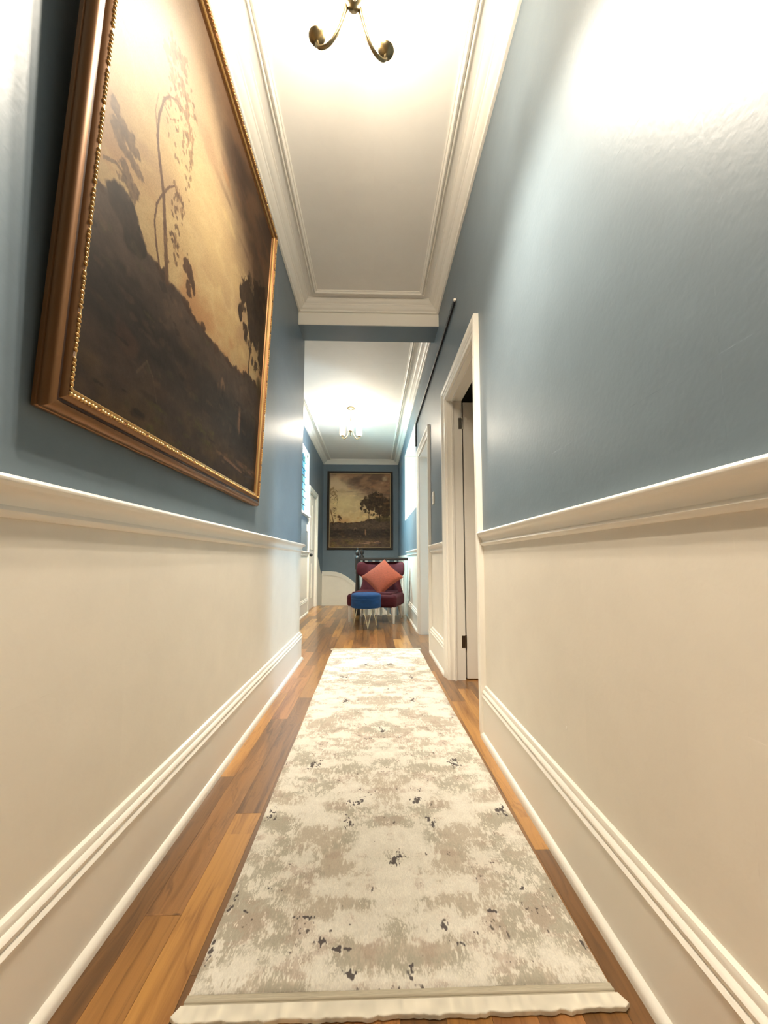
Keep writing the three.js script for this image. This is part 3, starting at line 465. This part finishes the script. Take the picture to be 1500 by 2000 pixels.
// ---------------------------------------------------------------- runner rug
{
  const L = 3.15, Wr = 0.878;
  const clusters = [[0.153, 0.289, 0.05, 0.018], [0.847, 0.289, 0.05, 0.018], [0.37, 0.204, 0.045, 0.012], [0.63, 0.204, 0.045, 0.012], [0.34, 0.168, 0.025, 0.016], [0.66, 0.168, 0.025, 0.016], [0.51, 0.113, 0.035, 0.012], [0.04, 0.183, 0.03, 0.014], [0.96, 0.183, 0.03, 0.014], [0.065, 0.06, 0.02, 0.003], [0.233, 0.054, 0.04, 0.003], [0.624, 0.043, 0.03, 0.004], [0.778, 0.056, 0.04, 0.003], [0.985, 0.078, 0.02, 0.012], [0.02, 0.07, 0.015, 0.012], [0.26, 0.541, 0.04, 0.02], [0.745, 0.541, 0.04, 0.02], [0.292, 0.033, 0.04, 0.003], [0.377, 0.009, 0.025, 0.006], [0.53, 0.01, 0.02, 0.006], [0.114, 0.083, 0.02, 0.003], [0.9, 0.076, 0.03, 0.004], [0.2, 0.7, 0.05, 0.02], [0.8, 0.7, 0.05, 0.02], [0.5, 0.4, 0.03, 0.02], [0.4, 0.82, 0.05, 0.02], [0.62, 0.82, 0.05, 0.02], [0.01, 0.03, 0.012, 0.01], [0.99, 0.03, 0.012, 0.01], [0.35, 0.028, 0.04, 0.004], [0.66, 0.03, 0.04, 0.003]];
  const map = texture(1024, 2048, (x, y) => {
    const u = x / 1024, v = y / 2048, m = Math.abs(u - 0.5), X1 = m * Wr, Y1 = v * L, ux = u * Wr;
    const n1 = fbm(X1 * 11 + 3, Y1 * 15, 5), n2 = fbm(X1 * 8 + 20, Y1 * 11 + 8, 4), n3 = fbm(X1 * 17 + 50, Y1 * 24, 4), g = noise(ux * 420, Y1 * 150), g2 = noise(ux * 900, Y1 * 330), g3 = noise(ux * 130, Y1 * 46);
    const g4 = fbm(ux * 34 + 70, Y1 * 22, 3), wear = 0.5 * (g - 0.5) + 0.36 * (g2 - 0.5) + 0.55 * (g3 - 0.5) + 0.6 * (g4 - 0.5);
    let c = [234, 231, 221];
    const mixc = (q, a) => { c = c.map((k, i) => lerp(k, q[i], a)); };
    mixc([190, 180, 164], 0.85 * sst(0.42, 0.62, n1 + 0.6 * wear));
    mixc([176, 172, 157], 0.8 * sst(0.5, 0.64, n2 + 0.4 * wear));
    mixc([180, 162, 148], 0.5 * sst(0.56, 0.7, n3 + 0.25 * wear));
    mixc([242, 239, 229], 0.8 * sst(0.55, 0.7, 1 - n1 + 0.5 * wear));
    let d = 0; for (const [a, b, ra, rb] of clusters) { if (Math.abs(v - b) > rb * 1.6 || Math.abs(u - a) > ra * 1.6) continue; d = Math.max(d, 1 - Math.hypot((u - a) / ra, (v - b) / rb) * 0.75); }
    const sp = 0.5 * noise(ux * 240, Y1 * 150 + 90) + 0.5 * noise(ux * 90, Y1 * 60 + 4);
    mixc([78, 72, 72], 0.9 * sst(0.9, 1.02, sp + d * 0.55)); mixc([92, 84, 80], 0.85 * sst(0.83, 0.9, 0.6 * sp + 0.5 * n3 + 0.05 * g2));
    const k = 0.95 + 0.1 * g2; return c.map((q) => q * k);
  });
  const plain = texture(128, 128, (x, y) => { const k = 0.9 + 0.14 * noise(x / 1.5, y / 3); return [240 * k, 237 * k, 228 * k]; });
  const pile = std({ map, roughness: 0.95, bumpMap: texture(256, 256, (x, y) => { const n = 255 * noise(x / 1.6, y / 2.4); return [n, n, n]; }, false), bumpScale: 0.001 });
  const o = thing('runner_rug', 'long cream and taupe distressed runner rug on the hallway floor', 'rug', [0.063, 0, -0.90]);
  const nx = 44, nz = 160, body = new THREE.BufferGeometry(), P = [], Uv = [], I = [];
  const edgeX = (t, s) => s * (Wr / 2) + (s > 0 ? 1 : 1) * (-0.028 * t) + 0.002 * Math.sin(t * 21 + s);
  const lift = (u, t) => 0.011 + 0.0015 * Math.sin(t * 40 + u * 3) * Math.sin(u * 9) - 0.006 * (sst(0.985, 1, Math.abs(2 * u - 1)));
  for (let j = 0; j <= nz; j++) for (let i = 0; i <= nx; i++) { const u = i / nx, t = j / nz; P.push(lerp(edgeX(t, -1), edgeX(t, 1), u), lift(u, t), -t * L); Uv.push(u, t); }
  const top = P.length / 3;
  for (let j = 0; j <= nz; j++) for (let i = 0; i <= nx; i++) { const u = i / nx, t = j / nz; P.push(lerp(edgeX(t, -1), edgeX(t, 1), u), 0.0008, -t * L); Uv.push(u, t); }
  const q = (a, b, c, d) => I.push(a, b, c, a, c, d), id = (i, j, k = 0) => k * top + j * (nx + 1) + i;
  for (let j = 0; j < nz; j++) for (let i = 0; i < nx; i++) { q(id(i, j), id(i + 1, j), id(i + 1, j + 1), id(i, j + 1)); q(id(i, j, 1), id(i, j + 1, 1), id(i + 1, j + 1, 1), id(i + 1, j, 1)); }
  for (let j = 0; j < nz; j++) { q(id(0, j), id(0, j + 1), id(0, j + 1, 1), id(0, j, 1)); q(id(nx, j), id(nx, j, 1), id(nx, j + 1, 1), id(nx, j + 1)); }
  for (let i = 0; i < nx; i++) { q(id(i, 0), id(i, 0, 1), id(i + 1, 0, 1), id(i + 1, 0)); q(id(i, nz), id(i + 1, nz), id(i + 1, nz, 1), id(i, nz, 1)); }
  body.setAttribute('position', new THREE.Float32BufferAttribute(P, 3)); body.setAttribute('uv', new THREE.Float32BufferAttribute(Uv, 2)); body.setIndex(I); body.computeVertexNormals();
  part('woven_field', body, pile, o);
  const grey = std({ map: plain, color: '#d2cdbf', roughness: 0.95 }), fr = std({ map: plain, color: '#fffdf6', roughness: 1 });
  for (const [z, s, dx] of [[0, 1, 0], [-L, -1, -0.028]]) {
    const bend = new THREE.BoxGeometry(Wr + 0.004, 0.009, 0.022, 60, 1, 2); bend.translate(dx, 0.0055, z + s * 0.011);
    part('end_band', bend, grey, o);
    const ridge = new THREE.CapsuleGeometry(0.0035, Wr, 4, 8); ridge.rotateZ(Math.PI / 2); ridge.translate(dx, 0.0095, z + s * 0.013); part('band_stitch', ridge, grey, o);
    const sh = new THREE.Shape(); const w2 = Wr / 2 + 0.016; sh.moveTo(-w2 + 0.01, 0); sh.lineTo(w2 - 0.01, 0);
    for (let k = 0; k <= 90; k++) { const x = w2 - k * 2 * w2 / 90; sh.lineTo(x, 0.026 + 0.005 * (noise(k * 0.5, s + 3) - 0.5) + 0.004 * (noise(k * 1.9, s + 9) - 0.5) - (k === 0 || k === 90 ? 0.008 : 0)); }
    const g = new THREE.ExtrudeGeometry(sh, { depth: 0.006, bevelEnabled: true, bevelSize: 0.002, bevelThickness: 0.002, bevelSegments: 2 }); g.rotateX(Math.PI / 2); if (s < 0) g.rotateY(Math.PI); g.translate(dx, 0.0085, z + s * 0.02);
    part('fringe', planarUV(g), fr, o);
  }
}

// ---------------------------------------------------------------- armchair, cushion, footstool
const velvet = (hex, sheen) => { const c = new THREE.Color(hex), r = c.getRGB({}, THREE.SRGBColorSpace); const t = texture(128, 128, (x, y) => { const n = 0.85 + 0.3 * fbm(x / 7, y / 7, 4); return [r.r * 255 * n, r.g * 255 * n, r.b * 255 * n]; }); return phy({ map: t, roughness: 0.85, sheen: 0.4, sheenColor: new THREE.Color(sheen), sheenRoughness: 0.4 }); };
{
  const bur = velvet('#4a0a1a', '#b05070'), white = std({ color: '#eeeae2', roughness: 0.35 });
  const o = thing('armchair', 'burgundy velvet armchair with flared back and white tapered legs', 'armchair', [0.062, 0, -6.11], -0.29);
  part('seat', [rbox(0.76, 0.19, 0.6, 0.055, [0, 0.315, 0.02], 5)], bur, o);
  part('seat_cushion', rbox(0.62, 0.07, 0.48, 0.03, [0, 0.405, 0.04], 4), bur, o);
  // backrest: loops of a rounded section, wide and winged at the top, narrow in the waist
  const rows = [[0.3, 0.36, 0.1], [0.42, 0.355, 0.1], [0.5, 0.325, 0.1], [0.58, 0.305, 0.095], [0.635, 0.315, 0.09], [0.665, 0.36, 0.088], [0.69, 0.385, 0.088], [0.76, 0.393, 0.085], [0.83, 0.39, 0.08], [0.86, 0.378, 0.07], [0.877, 0.36, 0.05], [0.883, 0.34, 0.02]];
  const N = 64, P = [], Uv = [], I = [];
  rows.forEach(([y, w, t], j) => { for (let k = 0; k <= N; k++) { const a = k / N * Math.PI * 2, cx = Math.sign(Math.cos(a)) * Math.pow(Math.abs(Math.cos(a)), 0.45), cz = Math.sign(Math.sin(a)) * Math.pow(Math.abs(Math.sin(a)), 0.6); const x = w * cx; let z = t * cz * 0.6; const wing = sst(0.58, 0.72, y); z += wing * 1.1 * Math.max(0, Math.abs(x) - 0.2) ** 1.5 * 1.1; if (cz > 0) { const crease = Math.exp(-(((Math.abs(x) - 0.235) / 0.012) ** 2)) * 0.012 + 0.008 * Math.exp(-(((x) / 0.01) ** 2)) * wing; z -= crease; } z += -0.235 - (y - 0.4) * 0.16; P.push(x, y - 0.02 * wing * (1 - (x / w) ** 2) * (j > 8 ? 1 : 0), z); Uv.push(k / N * 3, y * 3); } });
  for (let j = 0; j < rows.length - 1; j++) for (let k = 0; k < N; k++) { const a = j * (N + 1) + k, b = a + N + 1; I.push(a, b, a + 1, b, b + 1, a + 1); }
  const e = (rows.length - 1) * (N + 1); for (let k = 1; k < N - 1; k++) I.push(e, e + k + 1, e + k);
  const g = new THREE.BufferGeometry(); g.setAttribute('position', new THREE.Float32BufferAttribute(P, 3)); g.setAttribute('uv', new THREE.Float32BufferAttribute(Uv, 2)); g.setIndex(I); g.computeVertexNormals();
  part('backrest', g, bur, o);
  for (const sx of [-1, 1]) {
    const pts = []; for (let k = 0; k <= 6; k++) { const t = k / 6; pts.push([0.03 - 0.016 * t, t]); }
    for (const [x, z, dx, dz] of [[0.325 * sx, 0.27, 0.012 * sx, 0.02], [0.3 * sx, -0.22, 0.03 * sx, -0.05]]) part('leg', (() => { const q = rod([x + dx, 0, z + dz], [x, 0.235, z], 0.015, 0.034, 4); return flat(q); })(), white, o);
  }
  const cs = thing('cushion', 'orange square cushion propped on its corner in the armchair', 'cushion', [0.145, 0.652, -6.06], -0.2);
  const n = 24, P2 = [], U2 = [], I2 = [], half = 0.235;
  for (const f of [1, -1]) for (let j = 0; j <= n; j++) for (let i = 0; i <= n; i++) { const s = i / n * 2 - 1, t = j / n * 2 - 1, h = 0.068 * Math.pow(Math.max(0, (1 - s * s) * (1 - t * t)), 0.42), px = s * half * (1 - 0.07 * (1 - t * t)), py = t * half * (1 - 0.07 * (1 - s * s)); const c = Math.SQRT1_2; P2.push((px - py) * c, (px + py) * c, f * (h + 0.004 * (fbm(s * 3 + f, t * 3, 3) - 0.5) * (h > 0.01 ? 1 : 0))); U2.push(i / n * 3, j / n * 3); }
  const m = (n + 1) * (n + 1); for (let f = 0; f < 2; f++) for (let j = 0; j < n; j++) for (let i = 0; i < n; i++) { const a = f * m + j * (n + 1) + i; if (!f) I2.push(a, a + 1, a + n + 2, a, a + n + 2, a + n + 1); else I2.push(a, a + n + 2, a + 1, a, a + n + 1, a + n + 2); }
  const cg = new THREE.BufferGeometry(); cg.setAttribute('position', new THREE.Float32BufferAttribute(P2, 3)); cg.setAttribute('uv', new THREE.Float32BufferAttribute(U2, 2)); cg.setIndex(I2); cg.computeVertexNormals(); cg.rotateX(-0.62);
  part('cover', cg, velvet('#92462f', '#c8785a'), cs);
  const st = thing('footstool', 'round blue velvet footstool with thin hairpin legs before the armchair', 'footstool', [-0.09, 0, -5.5], 0.25);
  const blue = velvet('#12457c', '#4d90c8');
  part('upholstered_drum', lathe([[0, 0.262], [0.195, 0.262], [0.203, 0.27], [0.205, 0.3], [0.204, 0.37], [0.205, 0.372], [0.206, 0.41], [0.203, 0.43], [0.192, 0.446], [0.16, 0.456], [0.08, 0.461], [0, 0.462]], 48), blue, st);
  const pip = new THREE.TorusGeometry(0.205, 0.004, 8, 60); pip.rotateX(Math.PI / 2); pip.translate(0, 0.385, 0); part('piping', pip, blue, st);
  const wire = std({ color: '#d8d0b4', metalness: 0.8, roughness: 0.3 });
  for (let k = 0; k < 3; k++) { const a = Math.PI / 2 + 0.1 + k * 2.0944, f = [0.185 * Math.cos(a), 0.006, 0.185 * Math.sin(a)], s = 0.36; part('hairpin_leg', tube([[0.165 * Math.cos(a - s), 0.263, 0.165 * Math.sin(a - s)], [lerp(0.165 * Math.cos(a - s), f[0], 0.95), 0.02, lerp(0.165 * Math.sin(a - s), f[2], 0.95)], f, [lerp(0.165 * Math.cos(a + s), f[0], 0.95), 0.02, lerp(0.165 * Math.sin(a + s), f[2], 0.95)], [0.165 * Math.cos(a + s), 0.263, 0.165 * Math.sin(a + s)]], 0.005, 40, 8), wire, st); }
}
// ---------------------------------------------------------------- balustrade
{
  const o = thing('stair_balustrade', 'stair balustrade with dark turned newels, black handrail and white balusters', 'balustrade', [-0.25, 0, -6.62]);
  const darkWood = std({ color: '#1b1714', roughness: 0.4 }), white = std({ color: '#eeece6', roughness: 0.4 });
  const newel = () => [rbox(0.085, 0.2, 0.085, 0.004, [0, 0.1, 0], 1), lathe([[0.036, 0.2], [0.041, 0.215], [0.034, 0.235], [0.037, 0.26], [0.04, 0.4], [0.034, 0.6], [0.03, 0.68], [0.04, 0.69], [0.03, 0.705]], 24), lathe([[0.036, 0.7], [0.036, 0.71], [0.03, 0.73], [0.043, 0.76], [0.048, 0.8], [0.048, 0.9], [0.045, 0.94], [0.036, 0.965], [0.022, 0.98], [0.018, 0.99]], 24), lathe([[0.018, 0.985], [0.03, 0.995], [0.036, 1.02], [0.036, 1.04], [0.026, 1.065], [0.012, 1.075], [0.012, 1.085], [0.016, 1.095], [0.01, 1.11], [0, 1.113]], 24)];
  part('newel_post', newel(), darkWood, o);
  const back = newel().map((g) => g.translate(0.035, 0.03, -1.36)); part('newel_post', back, darkWood, o);
  const rail = [[-0.03, 0.905], [0.03, 0.905], [0.034, 0.92], [0.028, 0.942], [0.012, 0.95], [-0.012, 0.95], [-0.028, 0.942], [-0.034, 0.92]];
  part('handrail', mould(rail, V(0.04, 0, 0), V(XR + 0.25, 0, 0), Z, Y), darkWood, o);
  part('handrail', mould(rail, V(0.008, 0, -0.04), V(0.035, 0, -1.32), X, Y), darkWood, o);
  const bal = (x, z) => part('baluster', [box(x - 0.02, x + 0.02, 0, 0.16, z - 0.02, z + 0.02), box(x - 0.02, x + 0.02, 0.8, 0.908, z - 0.02, z + 0.02), (() => { const g = lathe([[0.02, 0.16], [0.014, 0.175], [0.02, 0.2], [0.021, 0.3], [0.014, 0.6], [0.02, 0.75], [0.014, 0.785], [0.02, 0.8]], 12); g.translate(x, 0, z); return g; })()], white, o);
  for (let k = 1; k <= 6; k++) bal(0.025 + k * 0.121, 0);
  for (let k = 1; k <= 10; k++) bal(0.01 + 0.0022 * k, -k * 0.121);
}
// ---------------------------------------------------------------- small fittings
{
  const c = thing('conduit', 'thin black cable run along the right wall above the doors', 'cable');
  const x = XR - 0.0135;
  part('cable_run', tube([[x, 2.735, -2.63], [x, 2.733, -3.0], [x, 2.727, -3.6], [x, 2.72, -4.3], [x, 2.712, -5.1]], 0.0115, 40), M.dark, c);
  part('cable_drop', tube([[x, 2.713, -5.095], [x, 2.68, -5.12], [x, 2.6, -5.135], [x, 2.42, -5.14]], 0.0105, 20), M.dark, c);
  part('end_cap', rod([x, 2.735, -2.63], [x, 2.736, -2.618], 0.0095), M.switch, c);
  const s1 = thing('light_switch', 'white light switch plate on the wall between the doorways', 'light switch', [XR, 1.5, -3.74]);
  part('plate', rbox(0.014, 0.118, 0.074, 0.004, [-0.007, 0, 0]), M.switch, s1); part('rocker', rbox(0.006, 0.03, 0.018, 0.002, [-0.016, 0, 0]), M.switch, s1);
  const s2 = thing('light_switch', 'white light switch plate between leaded window and closed door', 'light switch', [XF, 1.46, -6.83]);
  part('plate', rbox(0.012, 0.115, 0.072, 0.004, [0.006, 0, 0]), M.switch, s2); part('rocker', rbox(0.006, 0.03, 0.018, 0.002, [0.014, 0, 0]), M.switch, s2);
}
scene.traverse((o) => { if (o.isMesh) o.castShadow = o.receiveShadow = true; });
renderer.render(scene, camera);
